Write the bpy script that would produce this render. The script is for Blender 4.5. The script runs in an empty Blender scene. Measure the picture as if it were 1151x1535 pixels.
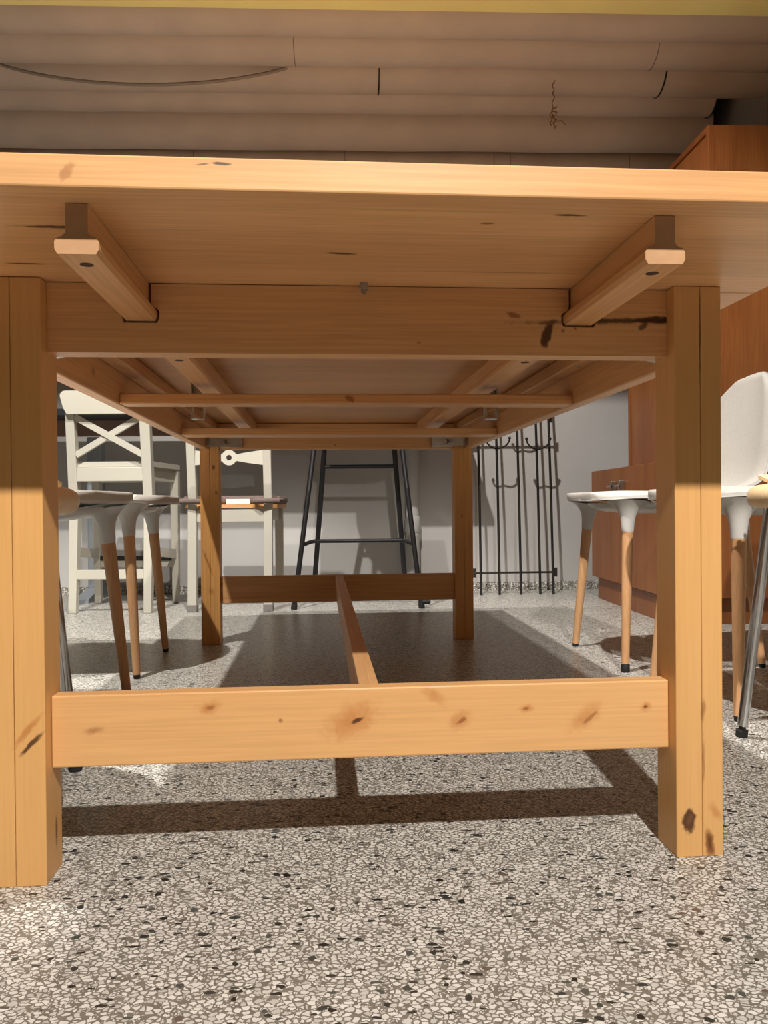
import bpy, bmesh, math, random
from mathutils import Vector, Matrix

random.seed(7)
scene = bpy.context.scene
col = scene.collection

# ------------------------------------------------------------------ camera
F_PX, YAW, PITCH, ROLL, CAM_H = 1195.2, 0.0795, -0.0076, -0.0084, 0.434
fwd = Vector((math.sin(YAW)*math.cos(PITCH), math.cos(YAW)*math.cos(PITCH), math.sin(PITCH)))
rgt = Vector((math.cos(YAW), -math.sin(YAW), 0))
up = rgt.cross(fwd)
r2 = rgt*math.cos(ROLL) + up*math.sin(ROLL)
u2 = -rgt*math.sin(ROLL) + up*math.cos(ROLL)
cd = bpy.data.cameras.new('camera')
cd.sensor_fit = 'HORIZONTAL'
cd.sensor_width = 36.0
cd.lens = F_PX/1151*36.0
cd.clip_start = 0.02
cam = bpy.data.objects.new('camera', cd)
col.objects.link(cam)
cam.matrix_world = Matrix(((r2.x, u2.x, -fwd.x, 0), (r2.y, u2.y, -fwd.y, 0), (r2.z, u2.z, -fwd.z, CAM_H), (0, 0, 0, 1)))
scene.camera = cam

# ------------------------------------------------------------------ world, lights, exposure
w = bpy.data.worlds.new('world')
scene.world = w
w.use_nodes = True
w.node_tree.nodes['Background'].inputs[0].default_value = (0.9, 0.92, 1.0, 1)
w.node_tree.nodes['Background'].inputs[1].default_value = 0.02

def spot(name, loc, target, power, color, angle=120, blend=0.35, radius=0.03):
    l = bpy.data.lights.new(name, 'SPOT')
    l.energy = power
    l.color = color
    l.spot_size = math.radians(angle)
    l.spot_blend = blend
    l.shadow_soft_size = radius
    o = bpy.data.objects.new(name, l)
    col.objects.link(o)
    o.location = loc
    o.rotation_euler = (Vector(target) - Vector(loc)).to_track_quat('-Z', 'Y').to_euler()
    return o

spot('ceiling_spotlight_front', (0.30, -1.00, 2.28), (0.12, 0.95, 0.0), 285, (1.0, 0.935, 0.86), 66, 0.5)
spot('ceiling_spotlight_above_table', (-0.10, 1.60, 3.2), (0.2, 2.7, 0.0), 290, (1.0, 0.95, 0.89), 86, 0.5)
spot('ceiling_spotlight_above_left', (-1.10, 1.30, 3.2), (-0.7, 2.4, 0.0), 330, (1.0, 0.96, 0.90), 61, 0.4)

scene.view_settings.view_transform = 'Standard'
scene.view_settings.look = 'None'
scene.view_settings.gamma = 1.0
scene.view_settings.use_curve_mapping = False
scene.view_settings.exposure = 0.62

# ------------------------------------------------------------------ helpers
RA = 0.042
ER = Vector((math.cos(RA), -math.sin(RA), 0))
EV = Vector((math.sin(RA), math.cos(RA), 0))
def rm(u, v, z=0.0):
    """room coordinates (along the back wall, depth, height) to world"""
    return ER*u + EV*v + Vector((0, 0, z))

def srgb(r, g, b):
    def c(x):
        x /= 255.0
        return x/12.92 if x <= 0.04045 else ((x+0.055)/1.055)**2.4
    return (c(r), c(g), c(b), 1.0)

def mesh_obj(name, bm, m, parent=None, smooth=False, loc=None, rotz=None):
    me = bpy.data.meshes.new(name)
    bmesh.ops.recalc_face_normals(bm, faces=bm.faces[:])
    bm.to_mesh(me)
    bm.free()
    if smooth:
        for p in me.polygons:
            p.use_smooth = True
        try:
            me.set_sharp_from_angle(angle=math.radians(40))
        except Exception:
            pass
    me.materials.append(m)
    o = bpy.data.objects.new(name, me)
    col.objects.link(o)
    if parent is not None:
        o.parent = parent
    if loc is not None:
        o.location = loc
    if rotz is not None:
        o.rotation_euler = (0, 0, rotz)
    return o

def tag(o, label, cat, group=None):
    o['label'] = label
    o['category'] = cat
    if group:
        o['group'] = group
    return o

def thing(name, label, cat, loc=(0, 0, 0), rotz=0.0, group=None):
    o = bpy.data.objects.new(name, None)
    o.empty_display_size = 0.1
    col.objects.link(o)
    o.location = loc
    o.rotation_euler = (0, 0, rotz)
    return tag(o, label, cat, group)

def struct(o):
    o['kind'] = 'structure'
    return o

def new():
    return bmesh.new()

def box(bm, x0, x1, y0, y1, z0, z1, bev=0.0, seg=2, off=(0, 0, 0)):
    vs = []
    for z in (z0, z1):
        for x, y in ((x0, y0), (x1, y0), (x1, y1), (x0, y1)):
            vs.append(bm.verts.new((x-off[0], y-off[1], z-off[2])))
    fs = [bm.faces.new([vs[i] for i in q]) for q in ((3, 2, 1, 0), (4, 5, 6, 7), (0, 1, 5, 4), (1, 2, 6, 5), (2, 3, 7, 6), (3, 0, 4, 7))]
    if bev > 0:
        es = list({e for f in fs for e in f.edges})
        bmesh.ops.bevel(bm, geom=es, offset=bev, segments=seg, affect='EDGES', profile=0.5)
    return bm

def hexa(bm, bot, top, bev=0.0):
    """box with free corners: bot and top are four points each, in ring order"""
    vs = [bm.verts.new(p) for p in list(bot)+list(top)]
    fs = [bm.faces.new([vs[i] for i in q]) for q in ((3, 2, 1, 0), (4, 5, 6, 7), (0, 1, 5, 4), (1, 2, 6, 5), (2, 3, 7, 6), (3, 0, 4, 7))]
    if bev > 0:
        es = list({e for f in fs for e in f.edges})
        bmesh.ops.bevel(bm, geom=es, offset=bev, segments=2, affect='EDGES', profile=0.5)
    return bm

def bar(bm, p, q, wx, wy, bev=0.0):
    """square-section bar between two points, section aligned to the x and y axes (for mostly upright bars)"""
    p = Vector(p)
    q = Vector(q)
    def ring(c):
        return [(c.x-wx/2, c.y-wy/2, c.z), (c.x+wx/2, c.y-wy/2, c.z), (c.x+wx/2, c.y+wy/2, c.z), (c.x-wx/2, c.y+wy/2, c.z)]
    return hexa(bm, ring(p), ring(q), bev)

def tube(bm, pts, r, seg=12, cap=True):
    pts = [Vector(p) for p in pts]
    n = len(pts)
    rr = r if isinstance(r, (list, tuple)) else [r]*n
    rings = []
    ref = None
    for i, p in enumerate(pts):
        t = (pts[min(i+1, n-1)] - pts[max(i-1, 0)]).normalized()
        if ref is None:
            ref = Vector((0, 0, 1)) if abs(t.z) < 0.9 else Vector((1, 0, 0))
        a = (ref - t*ref.dot(t)).normalized()
        ref = a
        b = t.cross(a)
        rings.append([bm.verts.new(p + (a*math.cos(2*math.pi*k/seg) + b*math.sin(2*math.pi*k/seg))*rr[i]) for k in range(seg)])
    for i in range(n-1):
        for k in range(seg):
            bm.faces.new((rings[i][k], rings[i][(k+1) % seg], rings[i+1][(k+1) % seg], rings[i+1][k]))
    if cap:
        bm.faces.new(rings[0][::-1])
        bm.faces.new(rings[-1])
    return bm

def loop_tube(bm, pts, r, seg=10):
    pts = [Vector(p) for p in pts]
    n = len(pts)
    rings = []
    for i, p in enumerate(pts):
        t = (pts[(i+1) % n] - pts[i-1]).normalized()
        a = (Vector((0, 0, 1)) - t*t.z).normalized()
        b = t.cross(a)
        rings.append([bm.verts.new(p + (a*math.cos(2*math.pi*k/seg) + b*math.sin(2*math.pi*k/seg))*r) for k in range(seg)])
    for i in range(n):
        for k in range(seg):
            bm.faces.new((rings[i][k], rings[i][(k+1) % seg], rings[(i+1) % n][(k+1) % seg], rings[(i+1) % n][k]))
    return bm

def prism(bm, poly, axis, a0, a1, concave=False):
    """poly: 2D outline; extruded along axis 'x' (poly = y,z), 'y' (poly = x,z) or 'z' (poly = x,y)"""
    if concave:
        return fill_prism(bm, poly, a0, a1)
    def P(c, a):
        return {'x': (a, c[0], c[1]), 'y': (c[0], a, c[1]), 'z': (c[0], c[1], a)}[axis]
    lo = [bm.verts.new(P(c, a0)) for c in poly]
    hi = [bm.verts.new(P(c, a1)) for c in poly]
    n = len(poly)
    bm.faces.new(lo)
    bm.faces.new(hi[::-1])
    for i in range(n):
        bm.faces.new((lo[i], lo[(i+1) % n], hi[(i+1) % n], hi[i]))
    bmesh.ops.triangulate(bm, faces=[f for f in bm.faces if len(f.verts) > 4])
    return bm

def fill_prism(bm, poly, y0, y1):
    """concave outline in x,z extruded along y"""
    loops = []
    for yy in (y0, y1):
        vs = [bm.verts.new((x, yy, z)) for x, z in poly]
        es = [bm.edges.new((vs[i], vs[(i+1) % len(vs)])) for i in range(len(vs))]
        bmesh.ops.triangle_fill(bm, edges=es, use_beauty=True)
        loops.append(vs)
    A, B = loops
    for i in range(len(A)):
        bm.faces.new((A[i], A[(i+1) % len(A)], B[(i+1) % len(A)], B[i]))
    return bm

def copy_tree(o, parent=None):
    c = o.copy()
    col.objects.link(c)
    c.parent = parent
    for ch in list(o.children):
        copy_tree(ch, c)
    return c

# ------------------------------------------------------------------ materials
def base_mat(name):
    m = bpy.data.materials.new(name)
    m.use_nodes = True
    nt = m.node_tree
    return m, nt, nt.nodes['Principled BSDF']

def ramp(nt, stops, fac):
    r = nt.nodes.new('ShaderNodeValToRGB')
    el = r.color_ramp.elements
    while len(el) < len(stops):
        el.new(0.5)
    for e, (p, c) in zip(el, stops):
        e.position = p
        e.color = c
    nt.links.new(fac, r.inputs[0])
    return r.outputs[0]

def mixc(nt, fac, a, b, mode='MIX'):
    n = nt.nodes.new('ShaderNodeMix')
    n.data_type = 'RGBA'
    n.blend_type = mode
    for s, v in ((0, fac), (6, a), (7, b)):
        if isinstance(v, (float, int)):
            n.inputs[s].default_value = v
        elif isinstance(v, tuple):
            n.inputs[s].default_value = v
        else:
            nt.links.new(v, n.inputs[s])
    return n.outputs[2]

def math_n(nt, op, a, b=None, c=None):
    n = nt.nodes.new('ShaderNodeMath')
    n.operation = op
    for i, v in enumerate((a, b, c)):
        if v is None:
            continue
        if isinstance(v, (float, int)):
            n.inputs[i].default_value = v
        else:
            nt.links.new(v, n.inputs[i])
    return n.outputs[0]

def mapping(nt, vec, scale=(1, 1, 1), loc=(0, 0, 0), rot=(0, 0, 0), kind='POINT'):
    n = nt.nodes.new('ShaderNodeMapping')
    n.vector_type = kind
    n.inputs['Location'].default_value = loc
    n.inputs['Rotation'].default_value = rot
    n.inputs['Scale'].default_value = scale
    nt.links.new(vec, n.inputs['Vector'])
    return n.outputs[0]

def noise(nt, vec, scale, detail=3.0, rough=0.5, dist=0.0):
    n = nt.nodes.new('ShaderNodeTexNoise')
    n.inputs['Scale'].default_value = scale
    n.inputs['Detail'].default_value = detail
    n.inputs['Roughness'].default_value = rough
    n.inputs['Distortion'].default_value = dist
    nt.links.new(vec, n.inputs['Vector'])
    return n

def obj_coord(nt):
    return nt.nodes.new('ShaderNodeTexCoord').outputs['Object']

def bump(nt, height, bsdf, strength=0.1, dist=0.01):
    b = nt.nodes.new('ShaderNodeBump')
    b.inputs['Strength'].default_value = strength
    b.inputs['Distance'].default_value = dist
    nt.links.new(height, b.inputs['Height'])
    nt.links.new(b.outputs[0], bsdf.inputs['Normal'])

def plain(name, c, rough=0.5, metal=0.0, var=0.06, nscale=12.0, bmp=0.0, spec=0.5):
    m, nt, b = base_mat(name)
    tc = obj_coord(nt)
    n = noise(nt, tc, nscale, 4.0)
    dark = tuple(x*(1-var*2) for x in c[:3]) + (1,)
    lite = tuple(min(1, x*(1+var)) for x in c[:3]) + (1,)
    nt.links.new(ramp(nt, [(0.3, dark), (0.7, lite)], n.outputs['Fac']), b.inputs['Base Color'])
    b.inputs['Roughness'].default_value = rough
    b.inputs['Metallic'].default_value = metal
    b.inputs['Specular IOR Level'].default_value = spec
    if bmp:
        n2 = noise(nt, tc, nscale*8, 3.0)
        bump(nt, n2.outputs['Fac'], b, bmp, 0.002)
    return m

def wood(name, axis, lite, dark, knots=(), origin=(0, 0, 0), stave=None, rough=0.42, seed=0.0, fine=0.12):
    """axis: grain direction 0/1/2.  knots: (world position, radii, rotation angle about the face normal axis, normal axis, colour, soft)"""
    m, nt, b = base_mat(name)
    tc = obj_coord(nt)
    sc = [9.0, 9.0, 9.0]
    sc[axis] = 0.9
    v1 = mapping(nt, tc, tuple(sc), (seed, seed*1.7, seed*0.6))
    n1 = noise(nt, v1, 1.0, 5.0, 0.55, 0.8)
    colr = ramp(nt, [(0.28, dark), (0.5, tuple((a*0.45+c*0.55) for a, c in zip(dark, lite))), (0.72, lite)], n1.outputs['Fac'])
    sf = [260.0, 260.0, 260.0]
    sf[axis] = 6.0
    v2 = mapping(nt, tc, tuple(sf), (seed, 0, 0))
    n2 = noise(nt, v2, 1.0, 2.0, 0.5, 0.2)
    g = ramp(nt, [(0.35, (1-fine*1.6, 1-fine*1.8, 1-fine*2.0, 1)), (0.65, (1, 1, 1, 1))], n2.outputs['Fac'])
    colr = mixc(nt, 0.8, colr, g, 'MULTIPLY')
    if stave:
        sx = nt.nodes.new('ShaderNodeSeparateXYZ')
        nt.links.new(tc, sx.inputs[0])
        for ax, width in stave:
            q = math_n(nt, 'DIVIDE', sx.outputs[ax], width)
            fl = math_n(nt, 'FLOOR', q)
            wn = nt.nodes.new('ShaderNodeTexWhiteNoise')
            wn.noise_dimensions = '1D'
            nt.links.new(math_n(nt, 'ADD', fl, seed*3.1+0.37), wn.inputs['W'])
            tone = ramp(nt, [(0.0, (0.86, 0.83, 0.80, 1)), (1.0, (1.0, 1.0, 1.0, 1))], wn.outputs['Value'])
            colr = mixc(nt, 0.8, colr, tone, 'MULTIPLY')
            fr = math_n(nt, 'FRACT', q)
            seam = math_n(nt, 'LESS_THAN', fr, 0.0012/width)
            colr = mixc(nt, math_n(nt, 'MULTIPLY', seam, 0.22), colr, srgb(120, 75, 40))
    if knots:
        dn = noise(nt, tc, 85.0, 3.0, 0.6)
        dv = nt.nodes.new('ShaderNodeVectorMath')
        dv.operation = 'SUBTRACT'
        nt.links.new(dn.outputs['Color'], dv.inputs[0])
        dv.inputs[1].default_value = (0.5, 0.5, 0.5)
        for pos, rad, ang, nax, kc, soft in knots:
            rot = [0, 0, 0]
            rot[nax] = ang
            loc = tuple(p-o for p, o in zip(pos, origin))
            mv = mapping(nt, tc, rad, loc, tuple(rot), 'TEXTURE')
            ad = nt.nodes.new('ShaderNodeVectorMath')
            ad.operation = 'MULTIPLY_ADD'
            nt.links.new(dv.outputs[0], ad.inputs[0])
            ad.inputs[1].default_value = (1.3, 1.3, 1.3)
            nt.links.new(mv, ad.inputs[2])
            ln = nt.nodes.new('ShaderNodeVectorMath')
            ln.operation = 'LENGTH'
            nt.links.new(ad.outputs[0], ln.inputs[0])
            mr = nt.nodes.new('ShaderNodeMapRange')
            mr.interpolation_type = 'SMOOTHSTEP'
            mr.inputs['From Min'].default_value = 1.0 - soft
            mr.inputs['From Max'].default_value = 1.0 + soft*0.4
            mr.inputs['To Min'].default_value = kc[3]
            mr.inputs['To Max'].default_value = 0.0
            nt.links.new(ln.outputs['Value'], mr.inputs['Value'])
            colr = mixc(nt, mr.outputs[0], colr, (kc[0], kc[1], kc[2], 1))
    nt.links.new(colr, b.inputs['Base Color'])
    b.inputs['Roughness'].default_value = rough
    b.inputs['Specular IOR Level'].default_value = 0.4
    bump(nt, n2.outputs['Fac'], b, 0.05, 0.001)
    return m

def terrazzo(name, scale=150.0, gap=0.10, flat=True):
    m, nt, b = base_mat(name)
    tc = obj_coord(nt)
    dn = noise(nt, tc, 120.0, 3.0, 0.6)
    dv = nt.nodes.new('ShaderNodeVectorMath')
    dv.operation = 'MULTIPLY_ADD'
    nt.links.new(dn.outputs['Color'], dv.inputs[0])
    dv.inputs[1].default_value = (0.007, 0.007, 0.007)
    nt.links.new(tc, dv.inputs[2])
    vec = dv.outputs[0]
    def vor(sc, feature, offs=(0, 0, 0), rot=0.0, stretch=(1, 1, 1)):
        n = nt.nodes.new('ShaderNodeTexVoronoi')
        n.voronoi_dimensions = '2D' if flat else '3D'
        n.feature = feature
        n.inputs['Scale'].default_value = sc
        n.inputs['Randomness'].default_value = 1.0
        nt.links.new(mapping(nt, vec, stretch, offs, (0, 0, rot)), n.inputs['Vector'])
        return n
    def rgb(sock):
        q = nt.nodes.new('ShaderNodeSeparateColor')
        nt.links.new(sock, q.inputs[0])
        return q.outputs
    def light_chips(sc, gp, drop, offs, rot, stretch):
        e = vor(sc, 'DISTANCE_TO_EDGE', offs, rot, stretch)
        c1 = vor(sc, 'F1', offs, rot, stretch)
        q = rgb(c1.outputs['Color'])
        chip = math_n(nt, 'GREATER_THAN', e.outputs['Distance'], math_n(nt, 'MULTIPLY_ADD', q[1], 0.10, gp))
        chip = math_n(nt, 'MULTIPLY', chip, math_n(nt, 'GREATER_THAN', q[0], drop))
        chip = math_n(nt, 'MULTIPLY', chip, math_n(nt, 'LESS_THAN', c1.outputs['Distance'], math_n(nt, 'MULTIPLY_ADD', q[1], -0.16, 0.60)))
        lite = ramp(nt, [(0.0, srgb(182, 180, 174)), (0.35, srgb(206, 204, 198)), (1.0, srgb(222, 220, 214))], q[2])
        return chip, lite
    c = ramp(nt, [(0.3, srgb(106, 102, 94)), (0.7, srgb(126, 121, 112))], noise(nt, tc, 60.0, 3.0).outputs['Fac'])
    chip, lite = light_chips(scale*1.9, 0.13, 0.35, (1.3, 0.7, 0.2), 0.4, (1, 1, 1))
    c = mixc(nt, chip, c, lite)
    # the big chips sit in their own mortar rim, so they overrule the small ones
    e = vor(scale, 'DISTANCE_TO_EDGE', (0, 0, 0), 0.9, (0.85, 1.15, 1))
    f = vor(scale, 'F1', (0, 0, 0), 0.9, (0.85, 1.15, 1))
    q = rgb(f.outputs['Color'])
    zone = math_n(nt, 'MULTIPLY', math_n(nt, 'LESS_THAN', f.outputs['Distance'], 0.62), math_n(nt, 'GREATER_THAN', q[0], 0.12))
    mort = ramp(nt, [(0.3, srgb(106, 102, 94)), (0.7, srgb(126, 121, 112))], noise(nt, tc, 60.0, 3.0).outputs['Fac'])
    c = mixc(nt, zone, c, mort)
    chip, lite = light_chips(scale, gap*0.75, 0.12, (0, 0, 0), 0.9, (0.85, 1.15, 1))
    c = mixc(nt, chip, c, lite)
    # dark chips: sparse, some of them slivers
    for k, (rot, st, sc, frac) in enumerate(((0.3, (1, 1, 1), 0.60, 0.055), (1.2, (0.6, 1.5, 1), 0.66, 0.05), (-0.25, (0.6, 1.5, 1), 0.7, 0.05))):
        c2 = vor(scale*sc, 'F1', (3.7+k, 1.9-k, 0.4), rot, st)
        q2 = rgb(c2.outputs['Color'])
        dk = math_n(nt, 'LESS_THAN', q2[0], frac)
        near = math_n(nt, 'LESS_THAN', c2.outputs['Distance'], math_n(nt, 'MULTIPLY_ADD', q2[1], 0.20, 0.20))
        dkc = ramp(nt, [(0.0, srgb(22, 24, 24)), (0.6, srgb(44, 48, 48)), (0.9, srgb(74, 80, 78)), (1.0, srgb(104, 86, 76))], q2[2])
        c = mixc(nt, math_n(nt, 'MULTIPLY', dk, near), c, dkc)
    nt.links.new(c, b.inputs['Base Color'])
    b.inputs['Roughness'].default_value = 0.33
    b.inputs['Specular IOR Level'].default_value = 0.45
    return m

PINE_L, PINE_D = srgb(226, 176, 122), srgb(213, 160, 106)
CHERRY_L, CHERRY_D = srgb(164, 104, 54), srgb(136, 78, 38)
BEECH_L, BEECH_D = srgb(222, 176, 130), srgb(200, 148, 100)

M = {}
M['floor'] = terrazzo('terrazzo_floor')
M['skirt'] = terrazzo('terrazzo_skirting', 100.0, 0.12, False)
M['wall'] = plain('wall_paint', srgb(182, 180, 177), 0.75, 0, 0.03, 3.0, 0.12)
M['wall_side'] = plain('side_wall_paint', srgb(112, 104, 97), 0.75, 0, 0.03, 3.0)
M['ceil'] = plain('ceiling_paint', srgb(170, 165, 158), 0.8, 0, 0.03, 3.0)
M['yellow'] = plain('yellow_paint', srgb(255, 244, 165), 0.6, 0, 0.04, 4.0, 0.05)
M['pipe'] = plain('pipe_jacket', srgb(202, 188, 176), 0.62, 0, 0.05, 5.0, 0.08)
M['band'] = plain('black_band', srgb(28, 26, 26), 0.5, 0, 0.05)
M['seam'] = plain('jacket_seam', srgb(140, 130, 120), 0.7, 0, 0.05)
M['chrome'] = plain('chrome_tube', srgb(200, 200, 200), 0.16, 1.0, 0.02)
M['steel'] = plain('zinc_plate', srgb(170, 168, 160), 0.38, 1.0, 0.06, 40.0)
M['blacksteel'] = plain('black_powder_coat', srgb(24, 24, 26), 0.42, 0, 0.05)
M['rackiron'] = plain('dark_iron_rod', srgb(52, 50, 48), 0.32, 0.6, 0.06)
M['rubber'] = plain('black_rubber', srgb(22, 22, 22), 0.7, 0, 0.05)
M['shell'] = plain('white_plastic', srgb(206, 205, 201), 0.28, 0, 0.01)
M['fabric'] = plain('pale_grey_fabric', srgb(192, 188, 181), 0.9, 0, 0.05, 220.0, 0.3)
M['white_lac'] = plain('ivory_lacquer', srgb(188, 184, 171), 0.4, 0, 0.02, 6.0)
M['cushion'] = plain('taupe_cushion_cloth', srgb(112, 96, 90), 0.92, 0, 0.06, 120.0, 0.3)
M['paper'] = plain('white_tag_paper', srgb(232, 232, 230), 0.8, 0, 0.02)
M['felt'] = plain('grey_felt', srgb(128, 122, 118), 0.95, 0, 0.06, 90.0)
M['desk_black'] = plain('black_desk_edge', srgb(38, 40, 44), 0.5, 0, 0.04)
M['desk_brown'] = plain('brown_desk_rail', srgb(126, 100, 88), 0.6, 0, 0.05)
M['greysteel'] = plain('grey_painted_steel', srgb(150, 156, 162), 0.4, 0.3, 0.03)
M['plastic_pipe'] = plain('grey_plastic_pipe', srgb(172, 172, 168), 0.4, 0, 0.02)
M['cable'] = plain('grey_cable_sheath', srgb(150, 140, 130), 0.5, 0, 0.04)
M['twine'] = plain('brown_twine', srgb(150, 108, 70), 0.9, 0, 0.12, 60.0)
M['rattan'] = wood('rattan_skin', 0, srgb(246, 222, 182), srgb(232, 198, 150), (), fine=0.08)
M['shade_fill'] = plain('hole_gap_shade', srgb(70, 42, 24), 0.8, 0, 0.05)  # shade painted as dark brown, for holes and weave gaps
M['clear'] = plain('clear_plastic_clip', srgb(196, 190, 178), 0.15, 0, 0.02)
M['clear'].node_tree.nodes['Principled BSDF'].inputs['Transmission Weight'].default_value = 0.6
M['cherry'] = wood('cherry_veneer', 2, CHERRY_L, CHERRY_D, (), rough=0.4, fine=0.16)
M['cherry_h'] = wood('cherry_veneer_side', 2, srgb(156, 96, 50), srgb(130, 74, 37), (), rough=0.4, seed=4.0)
M['beech'] = wood('beech_leg', 2, BEECH_L, BEECH_D, (), rough=0.4, fine=0.1)

# ------------------------------------------------------------------ the room
UL, UR, VB, VF, ZC = -2.6, 1.82, 4.05, -2.7, 3.3
def room_box(name, u0, u1, v0, v1, z0, z1, m, parent=None, bev=0.0):
    bm = box(new(), u0, u1, v0, v1, z0, z1, bev)
    return mesh_obj(name, bm, m, parent, rotz=-RA)
struct(room_box('floor', UL-0.1, UR+0.1, VF-0.1, VB+0.1, -0.08, 0.0, M['floor']))
struct(room_box('wall_back', UL-0.1, UR+0.1, VB, VB+0.1, 0, ZC, M['wall']))
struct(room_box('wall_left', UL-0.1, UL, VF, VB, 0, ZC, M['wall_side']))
struct(room_box('wall_right', UR, UR+0.1, VF, VB, 0, ZC, M['wall']))
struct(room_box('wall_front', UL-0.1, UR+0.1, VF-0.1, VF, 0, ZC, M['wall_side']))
struct(room_box('ceiling', UL-0.1, UR+0.1, VF-0.1, VB+0.1, ZC, ZC+0.1, M['ceil']))
struct(room_box('baseboard_back', UL, UR, VB-0.012, VB, 0, 0.042, M['skirt'], bev=0.002))
struct(room_box('trim_1', UL, UR, 2.70, 2.856, 2.2, ZC, M['yellow'], bev=0.004))

# ------------------------------------------------------------------ pipes under the ceiling
def pipe(label, v, zc, r, u0, u1, bands=(), seams=(), name='insulated_pipe'):
    t = thing(name, label, 'pipe', rm(0, v, zc), -RA, 'grey wrapped pipes under the ceiling')
    bm = new()
    n = 26
    pts = [(u0 + (u1-u0)*i/n, 0, 0.0015*math.sin(i*1.3+v*7)) for i in range(n+1)]
    tube(bm, pts, [r*(1+0.003*math.sin(i*2.1+v*11)) for i in range(n+1)], 40)
    mesh_obj('jacket', bm, M['pipe'], t, True)
    def ring(u, wd, m, nm, dr):
        bm = new()
        tube(bm, [(u-wd/2, 0, 0), (u+wd/2, 0, 0)], r*1.006+dr, 40)
        mesh_obj(nm, bm, m, t, True)
    for u in bands:
        ring(u, 0.006, M['band'], 'black_band', 0.003)
    for u in seams:
        ring(u, 0.003, M['seam'], 'joint_line', 0.0012)
    return t
pipe('grey wrapped ceiling pipe right behind the yellow beam', 3.00, 2.298, 0.098, UL+0.01, UR-0.01, (), ())
pipe('second grey wrapped ceiling pipe behind the yellow beam, above the drooping cable', 3.20, 2.298, 0.098, UL+0.01, UR-0.01, (), (-0.22, 1.22))
pipe('third grey wrapped ceiling pipe with two black bands around it', 3.41, 2.295, 0.096, UL+0.01, UR-0.01, (0.12, 1.33))
pipe('fourth grey wrapped ceiling pipe, ending above the tall wooden cabinet', 3.59, 2.28, 0.08, UL, 1.64, (1.637,))
pipe('thick grey pipe near the wall, hidden on the right by the tall cabinet', 3.80, 2.245, 0.115, UL, 1.70, (1.70,))
pipe('lowest grey pipe with several joint lines, just showing over the table edge', 3.965, 2.12, 0.075, UL+0.01, UR-0.01, (), (-0.76, -0.03, 0.70, 0.78, 1.37))

# drooping cable in front of the third pipe
bm = new()
pts = []
for i in range(33):
    s = i/32
    u = -1.42 + 1.16*s
    sag = 4*s*(1-s)
    pts.append(rm(u, 3.302 - 0.03*sag, 2.238 - 0.092*sag**0.9))
tube(bm, pts, 0.0068, 10)
tag(mesh_obj('hanging_cable', bm, M['cable'], None, True), 'thin grey cable drooping in an arc below the second ceiling pipe', 'cable')

# bit of twine hanging at the fourth pipe
t = thing('twine', 'frayed brown twine with a knot hanging from the third ceiling pipe', 'string', rm(0.86, 3.33, 2.24), -RA)
bm = new()
pts = [(0.0, 0.012, -0.005)]
for i in range(1, 30):
    pts.append((0.004*math.sin(i*1.1) - 0.0006*i, 0.012+0.012*math.sin(i*0.35), -0.005-i*0.0072))
tube(bm, pts, 0.0022, 6)
mesh_obj('strand', bm, M['twine'], t, True)
bm = new()
pts = [(0.012*math.cos(i*0.7)*(1-i/60), 0.02+0.006*math.sin(i*1.3), -0.125-i*0.0032) for i in range(30)]
tube(bm, pts, 0.0022, 6)
mesh_obj('knot', bm, M['twine'], t, True)
bm = new()
tube(bm, [(-0.012, 0.02, -0.15), (0.006, 0.018, -0.19), (0.03, 0.015, -0.185), (0.045, 0.015, -0.205)], 0.0018, 6)
mesh_obj('frayed_end', bm, M['twine'], t, True)

# ------------------------------------------------------------------ the table
TO = (0.057, 1.77, 0.0)
D, XL, XR, LW, LD, YF = 0.9426, -0.3175, 0.4316, 0.0592, 0.056, 2.5442
XTL, XTR, ZT, ZTT = -0.4375, 0.5516, 0.700, 0.7279
Y0, Y1 = 0.680, 2.860
DK = srgb(66, 34, 18)[:3]
MK = srgb(140, 84, 44)[:3]
SK = srgb(186, 120, 62)[:3]
table = thing('dining_table', 'large light pine extending dining table with thick square legs and low stretchers', 'table', TO)
def tb(name, dims, m, bev=0.0025, parent=None):
    bm = box(new(), *dims, bev, 2, TO)
    return mesh_obj(name, bm, m, parent or table)

# materials with this table's knots (world positions)
def K(p, r, a=0.0, nax=1, c=DK, al=0.9, soft=0.5):
    return (p, r, a, nax, (c[0], c[1], c[2], al), soft)
m_leaf = wood('pine_leaf', 0, PINE_L, PINE_D, [
    K((0.023, 0.842, ZT), (0.018, 0.004, 0.004), 0.1, 2), K((-0.250, 0.777, ZT), (0.035, 0.004, 0.004), 0.0, 2),
    K((-0.315, 0.894, ZT), (0.022, 0.003, 0.004), 0.0, 2), K((0.232, 0.720, ZT), (0.016, 0.003, 0.004), 0, 2),
    K((0.16, 0.745, ZT), (0.008, 0.003, 0.004), 0, 2, MK), K((0.20, 0.90, ZT), (0.08, 0.002, 0.004), 0, 2, MK, 0.6),
    K((-0.080, 0.680, 0.7225), (0.008, 0.01, 0.0015), 0.05, 1, (0.03, 0.03, 0.03), 0.85), K((-0.096, 0.680, 0.7215), (0.006, 0.01, 0.0010), -0.1, 1, (0.05, 0.04, 0.04), 0.7),
    K((-0.207, 0.680, 0.712), (0.005, 0.01, 0.010), 0.5, 1, MK, 0.5),
], TO, [(1, 0.062)], seed=1.3)
m_top = wood('pine_tabletop', 0, PINE_L, PINE_D, [
    K((-0.1, 1.3, ZT), (0.02, 0.005, 0.004), 0, 2), K((0.25, 1.22, ZT), (0.02, 0.004, 0.004), 0, 2),
    K((-0.14, 2.0, ZT), (0.03, 0.02, 0.004), 0, 2)], TO, [(1, 0.062)], seed=2.1)
YR = D + 0.020
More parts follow.
